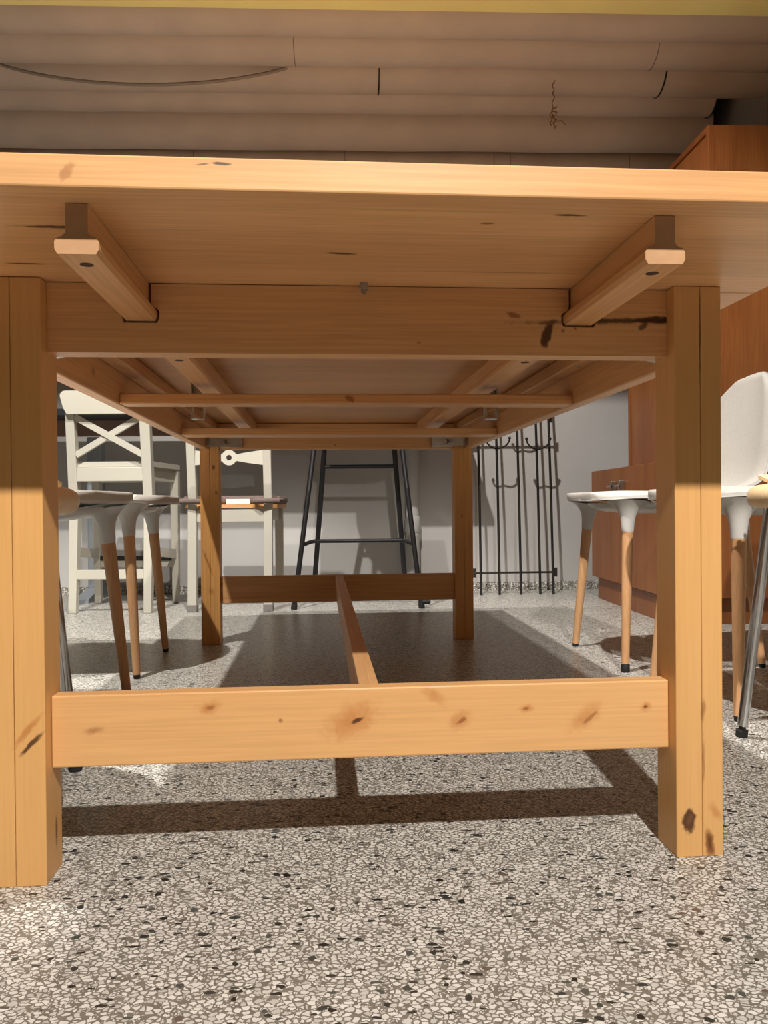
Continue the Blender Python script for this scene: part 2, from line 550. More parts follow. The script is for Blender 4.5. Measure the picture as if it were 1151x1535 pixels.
m_rail = wood('pine_lower_rail', 0, srgb(230, 182, 124), srgb(216, 163, 104), [
    K((-0.135, YR, 0.195), (0.014, 0.02, 0.009), -0.2, 1, SK, 0.8, 0.9), K((-0.133, YR, 0.195), (0.006, 0.02, 0.003), -0.1, 1, MK, 0.6),
    K((-0.269, YR, 0.172), (0.012, 0.02, 0.005), -0.2, 1, MK, 0.6, 0.9),
    K((-0.05, YR, 0.177), (0.003, 0.02, 0.003), -0, 1, MK, 0.7),
    K((0.035, YR, 0.174), (0.034, 0.02, 0.020), -0.5, 1, SK, 0.75, 0.95), K((0.042, YR, 0.175), (0.009, 0.02, 0.003), -0.4, 1, DK, 0.9),
    K((0.168, YR, 0.171), (0.016, 0.02, 0.010), -0.6, 1, SK, 0.7, 0.9), K((0.170, YR, 0.171), (0.008, 0.02, 0.003), -0.6, 1, MK, 0.8),
    K((0.136, YR, 0.203), (0.018, 0.02, 0.008), 0.7, 1, SK, 0.6, 0.9),
    K((0.251, YR, 0.183), (0.010, 0.02, 0.005), -0.1, 1, SK, 0.8, 0.9), K((0.250, YR, 0.183), (0.004, 0.02, 0.002), -0.1, 1, MK, 0.7),
    K((0.325, YR, 0.170), (0.026, 0.02, 0.012), -0.7, 1, SK, 0.6, 0.95), K((0.331, YR, 0.170), (0.012, 0.02, 0.003), -0.7, 1, MK, 0.6),
    K((0.401, YR, 0.181), (0.008, 0.02, 0.006), -0.2, 1, SK, 0.8, 0.9), K((0.401, YR, 0.181), (0.003, 0.02, 0.002), -0.1, 1, DK, 0.7),
], TO, seed=3.2, fine=0.07)
m_apron = wood('pine_front_apron', 0, PINE_L, PINE_D, [
    K((0.36, YR, 0.6605), (0.110, 0.02, 0.0040), -0.03, 1, DK, 0.9, 0.6), K((0.415, YR, 0.6625), (0.03, 0.02, 0.005), 0, 1, DK, 0.9, 0.5),
    K((0.280, YR, 0.643), (0.0065, 0.02, 0.019), 0.3, 1, DK, 0.92, 0.4), K((0.238, YR, 0.667), (0.009, 0.02, 0.004), 0.3, 1, MK, 0.8),
    K((0.402, YR, 0.655), (0.008, 0.02, 0.004), -0.7, 1, DK, 0.8), K((0.30, YR, 0.648), (0.0025, 0.02, 0.0025), 0, 1, MK, 0.8),
    K((0.315, YR, 0.651), (0.002, 0.02, 0.002), 0, 1, MK, 0.8), K((0.12, YR, 0.632), (0.003, 0.02, 0.002), 0, 1, MK, 0.5),
], TO, seed=5.0)
m_leg_r = wood('pine_front_leg_right', 2, srgb(222, 172, 110), srgb(213, 161, 99), [
    K((0.447, D, 0.045), (0.0085, 0.02, 0.017), 0.1, 1, DK, 0.93, 0.35), K((0.4485, D, 0.047), (0.0035, 0.02, 0.008), 0.3, 1, srgb(112, 74, 52)[:3], 0.7, 0.5),
    K((0.473, D, 0.016), (0.0065, 0.02, 0.021), -0.15, 1, srgb(120, 66, 30)[:3], 0.85, 0.5), K((0.4735, D, 0.016), (0.0028, 0.02, 0.010), -0.15, 1, DK, 0.6, 0.6),
    K((0.481, D, 0.055), (0.006, 0.02, 0.014), -0.6, 1, SK, 0.6, 0.9),
    K((0.466, D, 0.180), (0.0035, 0.02, 0.013), 0.05, 1, MK, 0.6, 0.7), K((0.466, D, 0.115), (0.0016, 0.02, 0.030), 0, 1, MK, 0.6, 0.7),
    K((0.4643, D, 0.630), (0.0008, 0.02, 0.055), 0.01, 1, DK, 0.8, 0.4),
], TO, seed=6.0, fine=0.045)
m_leg_l = wood('pine_front_leg_left', 2, srgb(222, 171, 107), srgb(212, 159, 96), [
    K((-0.332, D, 0.165), (0.0032, 0.02, 0.019), 0.75, 1, DK, 0.9, 0.5), K((-0.338, D, 0.178), (0.004, 0.02, 0.027), 0.7, 1, SK, 0.8, 0.7),
    K((XL, D+0.035, 0.05), (0.01, 0.004, 0.02), 0.0, 0, DK, 0.8, 0.7),
    K((-0.352, D, 0.25), (0.0005, 0.02, 0.28), 0, 1, MK, 0.5, 0.4),
], TO, seed=7.0, fine=0.045)
m_leg_fl = wood('pine_far_leg_left', 2, srgb(218, 162, 96), srgb(206, 149, 85), [
    K((-0.335, YF, 0.56), (0.005, 0.02, 0.008), 0, 1, DK, 0.8), K((-0.327, YF, 0.48), (0.004, 0.02, 0.006), 0, 1, DK, 0.7),
    K((-0.355, YF, 0.26), (0.004, 0.02, 0.05), -0.35, 1, MK, 0.7, 0.7), K((-0.345, YF, 0.17), (0.010, 0.02, 0.014), -0.4, 1, MK, 0.5, 0.8)], TO, seed=8.0)
m_leg_fr = wood('pine_far_leg_right', 2, srgb(218, 162, 96), srgb(206, 149, 85), [
    K((0.455, YF, 0.40), (0.004, 0.02, 0.007), 0, 1, MK, 0.7)], TO, seed=9.0)
m_wx = wood('pine_cross_grain', 0, PINE_L, PINE_D, [K((0.055, 1.44, 0.628), (0.01, 0.02, 0.006), 0.5, 1, MK, 0.8), K((0.05, YF+0.016, 0.63), (0.004, 0.02, 0.003), 0, 1, DK, 0.8)], TO, seed=10.0)
m_wy = wood('pine_long_grain', 1, PINE_L, PINE_D, [K((-0.352, 1.28, 0.648), (0.03, 0.012, 0.008), 0, 0, MK, 0.6, 0.8)], TO, seed=11.0)
m_end = plain('pine_end_grain', srgb(182, 140, 100), 0.7, 0, 0.05, 60.0)

# tops
tb('extension_leaf', (XTL, XTR, Y0, D+0.030, ZT, ZTT), m_leaf, 0.0018)
tb('tabletop', (XTL, XTR, D+0.031, Y1, ZT, ZTT), m_top, 0.0018)
# legs: two glued staves with a fine joint between them
def leg(name, x0, x1, y0, y1, split, m):
    bm = new()
    box(bm, x0, split-0.0002, y0, y1, 0.0, ZT-0.0005, 0.0012, 2, TO)
    box(bm, split+0.0002, x1, y0, y1, 0.0, ZT-0.0005, 0.0012, 2, TO)
    return mesh_obj(name, bm, m, table)
leg('leg', XR, XR+LW, D, D+LD, 0.4645, m_leg_r)
leg('leg', XL-LW, XL, D, D+LD, -0.352, m_leg_l)
leg('leg', XL-LW, XL, YF, YF+LD, -0.347, m_leg_fl)
leg('leg', XR, XR+LW, YF, YF+LD, 0.462, m_leg_fr)

# slide rails: T profile seen at the tip
RX = (-0.2095, 0.3195)
def slide_poly(cx, g=0.0, zt=ZT-0.0006):
    p = [(-0.0095-g, zt), (-0.0095-g, 0.6745), (-0.0125-g, 0.671), (-0.0165-g, 0.670), (-0.0190-g, 0.6665), (-0.0190-g, 0.660-g*0.3), (-0.0165-g, 0.6555-g)]
    q = [(-x, z) for x, z in reversed(p)]
    return [(cx+x, z) for x, z in p+q]
for cx in RX:
    bm = prism(new(), [(x-TO[0], z) for x, z in slide_poly(cx)], 'y', 0.716-TO[1], 2.53-TO[1], True)
    r = mesh_obj('slide_rail', bm, m_wy, table)
    bm = prism(new(), [(x-TO[0], z) for x, z in slide_poly(cx)], 'y', 0.7150-TO[1], 0.7162-TO[1], True)
    mesh_obj('end_grain', bm, m_end, r)
    for yy, rr in ((0.745, 0.0062), (1.10, 0.004), (1.22, 0.007), (1.75, 0.004)):
        bm = new()
        tube(bm, [(cx-TO[0], yy-TO[1], 0.6553), (cx-TO[0], yy-TO[1], 0.6600)], rr, 16)
        mesh_obj('hole_shade_disc', bm, M['shade_fill'], r, True)  # solid dark disc, its colour stands for the shade inside a screw hole

# aprons
def apron_poly(notch):
    poly = [(XL+0.0003, 0.6173), (XR-0.0003, 0.6173), (XR-0.0003, ZT-0.001)]
    for cx in sorted(RX, reverse=True):
        if notch:
            pp = slide_poly(cx, 0.0028, ZT-0.001)
            poly += pp[::-1]
    poly += [(XL+0.0003, ZT-0.001)]
    return [(x-TO[0], z) for x, z in poly]
bm = fill_prism(new(), apron_poly(True), YR-TO[1], YR+0.030-TO[1])
mesh_obj('end_apron', bm, m_apron, table)
tb('end_apron', (XL, XR, YF+LD-0.050, YF+LD-0.020, 0.6173, ZT-0.001), m_wx)
tb('side_apron', (XL-LW, XL-LW+0.025, D+LD+0.0005, YF-0.0005, 0.6173, ZT-0.001), m_wy)
tb('side_apron', (XR+LW-0.025, XR+LW, D+LD+0.0005, YF-0.0005, 0.6173, ZT-0.001), m_wy)
# low stretchers
tb('lower_rail', (XL+0.0005, XR-0.0005, YR, YR+0.024, 0.129, 0.2138), m_rail, 0.0018)
tb('lower_rail', (XL+0.0005, XR-0.0005, YF+LD-0.044, YF+LD-0.020, 0.129, 0.2138), m_wx, 0.0018)
tb('long_stretcher', (0.0455, 0.0705, YR+0.0245, YF+LD-0.0445, 0.150, 0.2125), m_wy, 0.0018)
# battens under the top
XIL, XIR = XL-LW+0.025, XR+LW-0.025
tb('cross_batten', (XIL, XIR, 1.440, 1.488, 0.6185, 0.6370), m_wx)
tb('cross_batten', (XIL, XIR, 2.064, 2.140, 0.6185, 0.6370), m_wx)
for x0, x1 in ((XIL+0.001, XIL+0.031), (XIR-0.031, XIR-0.001)):
    s = tb('side_batten', (x0, x1, 1.02, 2.50, 0.6735, ZT-0.001), m_wy)
    for yy in (1.20, 1.36, 1.50, 1.80, 2.1):
        bm = new()
        xc = (x0+x1)/2-TO[0]
        tube(bm, [(xc, yy-TO[1], 0.6722), (xc, yy-TO[1], 0.6740)], [0.0030, 0.0042], 12)
        mesh_obj('screw', bm, M['steel'], s, True)
# hanging latch clips beside the slide rails
for cx in (-0.2415, 0.3505):
    bm = new()
    ox, oy = cx-TO[0], 1.62-TO[1]
    box(bm, ox-0.0125, ox-0.0105, oy-0.012, oy+0.012, 0.612, 0.698)
    box(bm, ox+0.0105, ox+0.0125, oy-0.012, oy+0.012, 0.612, 0.698)
    box(bm, ox-0.0125, ox+0.0125, oy-0.012, oy+0.012, 0.6105, 0.6125)
    c = mesh_obj('latch_clip', bm, M['clear'], table)
    bm = new()
    box(bm, ox-0.010, ox+0.010, oy-0.004, oy+0.004, 0.655, 0.698, 0.001)
    mesh_obj('latch_tongue', bm, M['steel'], c)
# corner plates
def corner(x, y, sx, sy, a=0.105, b_=0.055):
    bm = new()
    p = [(x, y+sy*b_), (x+sx*0.012, y+sy*b_), (x+sx*a, y+sy*0.010), (x+sx*a, y), (x+sx*(a-0.012), y), (x+sx*0.004, y+sy*(b_-0.008))]
    prism(bm, [(q[0]-TO[0], q[1]-TO[1]) for q in p], 'z', 0.622, 0.652)
    c = mesh_obj('corner_plate', bm, M['steel'], table)
    bm = new()
    mx, my = x+sx*a*0.57-TO[0], y+sy*b_*0.6-TO[1]
    tube(bm, [(mx, my, 0.637), (mx+sx*0.008, my+sy*0.014, 0.637)], [0.008, 0.006], 6)
    mesh_obj('bolt', bm, M['chrome'], c, True)
corner(XIL+0.002, YF+LD-0.052, 1, -1)
corner(XIR-0.002, YF+LD-0.052, -1, -1)
corner(XIL+0.002, D+LD+0.001, 1, 1, 0.045, 0.04)
corner(XIR-0.002, D+LD+0.001, -1, 1, 0.045, 0.04)
# clear pin on the apron
bm = new()
tube(bm, [(0.054-TO[0], YR-0.012-TO[1], 0.701), (0.054-TO[0], YR-0.012-TO[1], 0.692)], 0.0052, 14)
p = mesh_obj('leaf_pin', bm, M['clear'], table, True)
bm = new()
tube(bm, [(0.054-TO[0], YR-0.012-TO[1], 0.6925), (0.054-TO[0], YR-0.012-TO[1], 0.688)], 0.0030, 12)
mesh_obj('pin_tip', bm, M['steel'], p, True)

# ------------------------------------------------------------------ white shell chairs with beech legs (front of the chair = local +x)
def catmull(P, n):
    out = []
    m = len(P)
    for i in range(m-1):
        p0, p1, p2, p3 = P[max(i-1, 0)], P[i], P[i+1], P[min(i+2, m-1)]
        for k in range(n):
            t = k/n
            out.append(tuple(0.5*((2*b) + (-a+c)*t + (2*a-5*b+4*c-d)*t*t + (-a+3*b-3*c+d)*t**3) for a, b, c, d in zip(p0, p1, p2, p3)))
    out.append(P[-1])
    return out
#            x      z      half width  side lift  side wrap
SHELL = [(0.246, 0.4485, 0.060, 0.000, -0.010), (0.240, 0.4495, 0.115, 0.000, -0.022), (0.218, 0.4505, 0.162, 0.001, -0.026), (0.165, 0.4500, 0.205, 0.004, -0.016),
         (0.060, 0.446, 0.228, 0.009, 0.0), (-0.060, 0.443, 0.232, 0.016, 0.004), (-0.150, 0.447, 0.230, 0.030, 0.012), (-0.205, 0.470, 0.228, 0.030, 0.024),
         (-0.238, 0.520, 0.226, 0.022, 0.040), (-0.258, 0.590, 0.220, 0.010, 0.050), (-0.276, 0.670, 0.194, 0.0, 0.046), (-0.292, 0.740, 0.150, -0.004, 0.034),
         (-0.302, 0.785, 0.100, -0.006, 0.020), (-0.307, 0.808, 0.045, -0.004, 0.008)]
def shell_points(margin, skip0, skip1):
    rows = catmull(SHELL, 4)
    rows = rows[skip0:len(rows)-skip1]
    nc = 24
    P = []
    for x, z, hw, sl, sw in rows:
        k = max(hw-margin, 0.008)/hw
        P.append([Vector((x + sw*(v*k)**2, hw*v*k, z + sl*(v*k)**2)) for v in [-1+2*c/nc for c in range(nc+1)]])
    return P
def shell_part(name, m, parent, lo, hi, margin=0.0, skip0=0, skip1=0, pillow=False):
    """closed sheet between two offsets of the shell surface"""
    P = shell_points(margin, skip0, skip1)
    nr, nc = len(P), len(P[0])
    bm = new()
    top, bot = [], []
    for i in range(nr):
        rt, rb = [], []
        for k in range(nc):
            a = P[min(i+1, nr-1)][nc//2] - P[max(i-1, 0)][nc//2]
            n = a.cross(Vector((0, -1, 0))).normalized()
            if n.z < -0.5 or (abs(n.z) <= 0.5 and n.x < 0):
                n = -n
            h = hi
            if pillow:
                e = min(i, nr-1-i, k, nc-1-k)
                h = lo + (hi-lo)*(0.12, 0.58, 0.86, 1.0)[min(e, 3)]
            rt.append(bm.verts.new(P[i][k] + n*h))
            rb.append(bm.verts.new(P[i][k] + n*lo))
        top.append(rt)
        bot.append(rb)
    for i in range(nr-1):
        for k in range(nc-1):
            bm.faces.new((top[i][k], top[i+1][k], top[i+1][k+1], top[i][k+1]))
            bm.faces.new((bot[i][k], bot[i][k+1], bot[i+1][k+1], bot[i+1][k]))
    for i in range(nr-1):
        bm.faces.new((top[i][0], bot[i][0], bot[i+1][0], top[i+1][0]))
        bm.faces.new((top[i][-1], top[i+1][-1], bot[i+1][-1], bot[i][-1]))
    for k in range(nc-1):
        bm.faces.new((top[0][k], top[0][k+1], bot[0][k+1], bot[0][k]))
        bm.faces.new((top[-1][k], bot[-1][k], bot[-1][k+1], top[-1][k+1]))
    return mesh_obj(name, bm, m, parent, True)

FEET = [(0.172, -0.190), (0.172, 0.190), (-0.205, -0.185), (-0.205, 0.185)]
def make_shell_chair(label, loc, rotz, tall_feet=()):
    t = thing('shell_chair', label, 'chair', loc, rotz, 'white shell chairs along the table')
    shell_part('shell', M['shell'], t, -0.006, 0.0)
    shell_part('cushion', M['fabric'], t, 0.0002, 0.0165, 0.003, 1, 1, True)
    # domed underside that carries the sockets
    bm = new()
    rings = []
    for i in range(9):
        a = i/8
        rr = 1-a*a*0.75
        z = 0.4365 - 0.030*math.sin(a*math.pi/2)
        rings.append([bm.verts.new((0.0+0.190*rr*math.cos(q*math.pi/18), 0.178*rr*math.sin(q*math.pi/18), z)) for q in range(36)])
    for i in range(8):
        for q in range(36):
            bm.faces.new((rings[i][q], rings[i][(q+1) % 36], rings[i+1][(q+1) % 36], rings[i+1][q]))
    bm.faces.new(rings[-1])
    mesh_obj('underside', bm, M['shell'], t, True)
    for i, (fx, fy) in enumerate(FEET):
        foot = Vector((fx, fy, 0.0))
        top = Vector((fx*0.83, fy*0.76, 0.43))
        def at(z):
            return foot + (top-foot)*(z/0.43)
        lg = new()
        tube(lg, [at(0.010), at(0.02), at(0.19), at(0.362)], [0.0088, 0.0098, 0.0125, 0.0150], 18)
        l = mesh_obj('leg', lg, M['beech'], t, True)
        sk = new()
        tube(sk, [at(0.360), at(0.365), at(0.385), at(0.402), at(0.416), at(0.428), at(0.439)], [0.0152, 0.0160, 0.0175, 0.0205, 0.027, 0.038, 0.056], 24)
        mesh_obj('leg_socket', sk, M['shell'], l, True)
        ft = new()
        if i in tall_feet:
            tube(ft, [at(0.0), at(0.002), at(0.018), at(0.021)], [0.0100, 0.0112, 0.0112, 0.010], 16)
        else:
            tube(ft, [at(0.0), at(0.002), at(0.0101)], [0.0072, 0.0085, 0.0092], 16)
        mesh_obj('rubber_foot', ft, M['rubber'], l, True)
    return t
make_shell_chair('white shell chair on the right, farthest back, with its grey fabric backrest showing', (0.948, 2.192, 0), math.pi+0.02, (1,))
make_shell_chair('white shell chair on the right beside the chrome-legged rattan chair', (0.990, 1.715, 0), math.pi+0.03)
make_shell_chair('white shell chair on the left nearest the white bar stool', (-0.640, 2.256, 0), 0.0)
make_shell_chair('white shell chair on the left between the rattan chair and the other shell chair', (-0.625, 1.63, 0), -0.16)

# ------------------------------------------------------------------ rattan chairs with chrome legs
def make_rattan_chair(label, loc, rotz):
    t = thing('rattan_chair', label, 'chair', loc, rotz, 'rattan chairs with chrome legs')
    N = 56
    def outline(sx, sy, z, e=2.6):
        pts = []
        for k in range(N):
            a = 2*math.pi*k/N
            c, s = math.cos(a), math.sin(a)
            pts.append((sx*math.copysign(abs(c)**(2/e), c), sy*math.copysign(abs(s)**(2/e), s), z))
        return pts
    bm = new()
    loop_tube(bm, outline(0.215, 0.205, 0.445), 0.020, 14)
    mesh_obj('rolled_rim', bm, M['rattan'], t, True)
    bm = new()
    tmp = outline(0.205, 0.195, 0.440)
    prism(bm, [(p[0], p[1]) for p in tmp], 'z', 0.430, 0.445)
    mesh_obj('gap_shade_base', bm, M['shade_fill'], t)  # seat slab coloured dark to paint the shade between the woven strands
    bm = new()
    n = 13
    for d in (0, 1):
        for i in range(n):
            q = -0.18 + 0.36*i/(n-1)
            ext = 0.2*max(0.05, 1-abs(q/0.215)**2.6)**(1/2.6)
            pts = []
            for k in range(33):
                s = -ext + 2*ext*k/32
                zz = 0.4775 + 0.0035*math.sin(s/0.03*math.pi + (i % 2)*math.pi + d*math.pi) + 0.002 - 0.010*(abs(s)/0.2)**8 - 0.008*(abs(q)/0.2)**8
                pts.append((q, s, zz) if d else (s, q, zz))
            tube(bm, pts, 0.0052, 6)
    wv = mesh_obj('woven_seat', bm, M['rattan'], t, True)
    wv['kind'] = 'stuff'
    for fx, fy in ((0.180, -0.205), (0.180, 0.205), (-0.20, -0.19), (-0.20, 0.19)):
        foot = Vector((fx, fy, 0))
        top = Vector((fx*0.86, fy*0.72, 0.438))
        if fx < 0:
            top = Vector((-0.175, fy*0.98, 0.438))
        def at(z):
            return foot+(top-foot)*(z/0.438)
        pts = [at(0.022), at(0.2), at(0.438)]
        if fx < 0:
            pts += [Vector((-0.205, fy*1.0, 0.60)), Vector((-0.25, fy*0.98, 0.78))]
        bm = new()
        tube(bm, pts, 0.0098, 16)
        l = mesh_obj('leg', bm, M['chrome'], t, True)
        bm = new()
        tube(bm, [at(0.0), at(0.0015), at(0.013), at(0.0145), at(0.023)], [0.0095, 0.0108, 0.0108, 0.006, 0.006], 16)
        mesh_obj('rubber_foot', bm, M['rubber'], l, True)
    # woven backrest
    bm = new()
    prof = []
    for k in range(24):
        a = math.pi*2*k/24
        prof.append((-0.232-0.02*math.sin(a), 0.2*math.copysign(abs(math.cos(a))**0.7, math.cos(a)), 0.68+0.12*math.copysign(abs(math.sin(a))**0.7, math.sin(a))))
    loop_tube(bm, prof, 0.017, 10)
    mesh_obj('back_rim', bm, M['rattan'], t, True)
    bm = new()
    for i in range(12):
        y = -0.17+0.34*i/11
        tube(bm, [(-0.232-0.018*s+0.004*math.sin((i+k)*math.pi), y, 0.68+0.115*s) for k, s in enumerate((-1, -0.5, 0, 0.5, 1))], 0.0055, 6)
    for i in range(8):
        s = -0.85+1.7*i/7
        tube(bm, [(-0.232-0.018*s+0.006*math.cos((i+k)*math.pi), -0.19+0.38*k/16, 0.68+0.115*s) for k in range(17)], 0.005, 6)
    wb = mesh_obj('woven_back', bm, M['rattan'], t, True)
    wb['kind'] = 'stuff'
    return t
make_rattan_chair('rattan chair with chrome legs half hidden behind the left front table leg', (-0.588, 1.150, 0), 0.0)
make_rattan_chair('rattan chair with chrome legs cut off by the right edge of the picture', (0.955, 1.215, 0), math.pi)

# ------------------------------------------------------------------ white bar stool with X back (back towards the camera, front = local +y)
t = thing('bar_stool', 'ivory white wooden bar stool with a crossed X backrest', 'stool', (-0.850, 3.56, 0), -0.085)
WM = M['white_lac']
def wpart(name, bm, parent=t, m=WM):
    return mesh_obj(name, bm, m, parent)
for s in (-1, 1):
    bm = new()
    x = s*0.155
    hexa(bm, [(x-0.017-s*0.0, -0.205, 0), (x+0.015, -0.205, 0), (x+0.015, -0.17, 0), (x-0.017, -0.17, 0)],
         [(x-0.020, -0.176, 0.45), (x+0.018, -0.176, 0.45), (x+0.018, -0.125, 0.45), (x-0.020, -0.125, 0.45)], 0.003)
    hexa(bm, [(x-0.020, -0.176, 0.449), (x+0.018, -0.176, 0.449), (x+0.018, -0.125, 0.449), (x-0.020, -0.125, 0.449)],
         [(x-0.018-0.008*(s > 0), -0.222, 0.905), (x+0.018+0.008*(s < 0)*0, -0.222, 0.905), (x+0.018, -0.190, 0.905), (x-0.018, -0.190, 0.905)], 0.003)
    wpart('rear_leg', bm)
for s in (-1, 1):
    bm = new()
    x = s*0.178
    hexa(bm, [(x-0.014, 0.145, 0), (x+0.014, 0.145, 0), (x+0.014, 0.175, 0), (x-0.014, 0.175, 0)],
         [(x-0.019, 0.135, 0.60), (x+0.019, 0.135, 0.60), (x+0.019, 0.175, 0.60), (x-0.019, 0.175, 0.60)], 0.003)
    wpart('front_leg', bm)
bm = new()
prism(bm, [(-0.172, -0.168), (0.172, -0.168), (0.20, 0.16), (0.19, 0.195), (-0.19, 0.195), (-0.20, 0.16)], 'z', 0.606, 0.628)
wpart('seat', bm)
bm = box(new(), -0.137, 0.137, -0.188, -0.166, 0.545, 0.604, 0.003)
wpart('rear_seat_rail', bm)
bm = box(new(), -0.16, 0.16, 0.14, 0.165, 0.55, 0.606, 0.002)
wpart('front_seat_rail', bm)
for s in (-1, 1):
    bm = hexa(new(), [(s*0.150-0.01, -0.15, 0.55), (s*0.150+0.01, -0.15, 0.55), (s*0.172+0.01, 0.15, 0.55), (s*0.172-0.01, 0.15, 0.55)],
              [(s*0.150-0.01, -0.15, 0.606), (s*0.150+0.01, -0.15, 0.606), (s*0.172+0.01, 0.15, 0.606), (s*0.172-0.01, 0.15, 0.606)])
    wpart('side_seat_rail', bm)
    bm = hexa(new(), [(s*0.152-0.009, -0.17, 0.235), (s*0.152+0.009, -0.17, 0.235), (s*0.176+0.009, 0.15, 0.205), (s*0.176-0.009, 0.15, 0.205)],
              [(s*0.152-0.009, -0.17, 0.275), (s*0.152+0.009, -0.17, 0.275), (s*0.176+0.009, 0.15, 0.245), (s*0.176-0.009, 0.15, 0.245)])
    wpart('side_stretcher', bm)
bm = box(new(), -0.14, 0.14, -0.188, -0.168, 0.140, 0.180, 0.002)
wpart('rear_stretcher', bm)
bm = box(new(), -0.165, 0.165, 0.147, 0.172, 0.165, 0.195, 0.002)
fr = wpart('front_stretcher', bm)
bm = box(new(), -0.163, 0.163, 0.140, 0.178, 0.196, 0.216, 0.003)
wpart('black_footrest', bm, fr, M['blacksteel'])
# top rail with rounded ears and crossed slats
bm = new()
ears = []
for k in range(7):
    a = math.pi - k*math.pi/12
    ears.append((-0.163+0.022*math.cos(a)+0.0, 0.893+0.022*math.sin(a)))
poly = [(-0.158, 0.820)] + [(-0.172, 0.845)] + ears + [(-x, z) for x, z in reversed(ears)] + [(0.172, 0.845), (0.158, 0.820)]
prism(bm, poly, 'y', -0.232, -0.208)
wpart('top_rail', bm)
for s in (-1, 1):
    p, q = Vector((s*-0.138, 0, 0.655)), Vector((s*0.138, 0, 0.812))
    d = (q-p).normalized()
    nrm = Vector((-d.z, 0, d.x))*0.0125
    yo = -0.196 + 0.002*s
    bm = hexa(new(), [(p-nrm) + Vector((0, yo+0.012-0.009, 0)), (q-nrm)+Vector((0, yo-0.009, 0)), (q-nrm)+Vector((0, yo+0.009, 0)), (p-nrm)+Vector((0, yo+0.030-0.009, 0))],
              [(p+nrm)+Vector((0, yo+0.012-0.009, 0)), (q+nrm)+Vector((0, yo-0.009, 0)), (q+nrm)+Vector((0, yo+0.009, 0)), (p+nrm)+Vector((0, yo+0.030-0.009, 0))])
    wpart('cross_slat', bm)

# ------------------------------------------------------------------ white chair with cushion
t = thing('cushioned_chair', 'ivory white wooden chair with a taupe seat cushion and felt feet', 'chair', (-0.367, 3.55, 0), -0.05)
for s in (-1, 1):
    bm = new()
    x = s*0.157
    bar(bm, (x, -0.190, 0.026), (x, -0.165, 0.46), 0.036, 0.036, 0.003)
    bar(bm, (x, -0.165, 0.459), (x, -0.225, 0.90), 0.034, 0.034, 0.003)
    l = wpart('rear_leg', bm, t)
    bm = box(new(), x-0.020, x+0.020, -0.212, -0.170, 0.0, 0.030, 0.003)
    wpart('felt_sock', bm, l, M['felt'])
    bm = new()
    bar(bm, (s*0.168, 0.170, 0.026), (s*0.168, 0.170, 0.43), 0.036, 0.036, 0.003)
    l = wpart('front_leg', bm, t)
    bm = box(new(), s*0.168-0.020, s*0.168+0.020, 0.15, 0.19, 0.0, 0.030, 0.003)
    wpart('felt_sock', bm, l, M['felt'])
    bm = box(new(), s*0.160-0.010, s*0.160+0.010, -0.15, 0.152, 0.375, 0.43, 0.002)
    wpart('side_seat_rail', bm, t)
bm = box(new(), -0.139, 0.139, -0.180, -0.158, 0.372, 0.424, 0.002)
wpart('rear_seat_rail', bm, t)
bm = box(new(), -0.15, 0.15, 0.155, 0.178, 0.372, 0.43, 0.002)
wpart('front_seat_rail', bm, t)
bm = prism(new(), [(-0.139, -0.178), (0.139, -0.178), (0.195, -0.13), (0.200, 0.20), (-0.200, 0.20), (-0.195, -0.13)], 'z', 0.431, 0.446)
mesh_obj('seat', bm, m_wx, t)
# lower back slat with the pierced roundel
bm = new()
def slat(cz, h_end, h_mid, R):
    up_, dn = [], []
    for k in range(41):
        x = -0.14 + 0.28*k/40
        a = abs(x)
        hh = h_mid + (h_end-h_mid)*min(1, max(0, (a-R)/(0.14-R)))**0.8
        if a < R:
            hh = max(hh, math.sqrt(max(0, R*R-a*a)))
        up_.append((x, cz+hh))
        dn.append((x, cz-hh))
    return up_ + dn[::-1]
poly = slat(0.640, 0.031, 0.013, 0.032)
hole = [(0.0115*math.cos(2*math.pi*k/20), 0.640+0.0115*math.sin(2*math.pi*k/20)) for k in range(20)]
for yy, flip in ((-0.200, False), (-0.184, True)):
    vs = [bm.verts.new((x, yy, z)) for x, z in poly]
    hs = [bm.verts.new((x, yy, z)) for x, z in hole]
    es = [bm.edges.new((vs[i], vs[(i+1) % len(vs)])) for i in range(len(vs))] + [bm.edges.new((hs[i], hs[(i+1) % 20])) for i in range(20)]
    bmesh.ops.triangle_fill(bm, edges=es, use_beauty=True)
    if not flip:
        v0, h0 = vs, hs
    else:
        for A, B in ((v0, vs), (h0, hs)):
            for i in range(len(A)):
                bm.faces.new((A[i], A[(i+1) % len(A)], B[(i+1) % len(A)], B[i]))
wpart('lower_back_slat', bm, t)
bm = prism(new(), slat(0.76, 0.03, 0.02, 0.03), 'y', -0.215, -0.200)
wpart('upper_back_slat', bm, t)
bm = box(new(), -0.175, 0.175, -0.240, -0.214, 0.85, 0.915, 0.006)
wpart('top_rail', bm, t)
# cushion with strap and tag: a thing of its own lying on the seat
t2 = thing('seat_cushion', 'taupe fabric seat pad with a white tag on the white chair', 'cushion', (-0.367, 3.55, 0.4465), -0.05)
bm = box(new(), -0.205, 0.205, -0.143, 0.21, 0.0, 0.036, 0.014, 4)
mesh_obj('pad', bm, M['cushion'], t2, True)
bm = new()
tube(bm, [(-0.205, -0.10, 0.016), (-0.20, -0.195, 0.014), (-0.13, -0.206, 0.013), (-0.10, -0.19, 0.012)], 0.011, 10)
mesh_obj('tie_band', bm, M['cushion'], t2, True)
bm = new()
tube(bm, [(0.205, -0.10, 0.016), (0.20, -0.195, 0.014), (0.13, -0.206, 0.013), (0.10, -0.19, 0.012)], 0.011, 10)
mesh_obj('tie_band', bm, M['cushion'], t2, True)
bm = new()
box(bm, -0.018, 0.030, -0.171, -0.169, 0.0, 0.022)
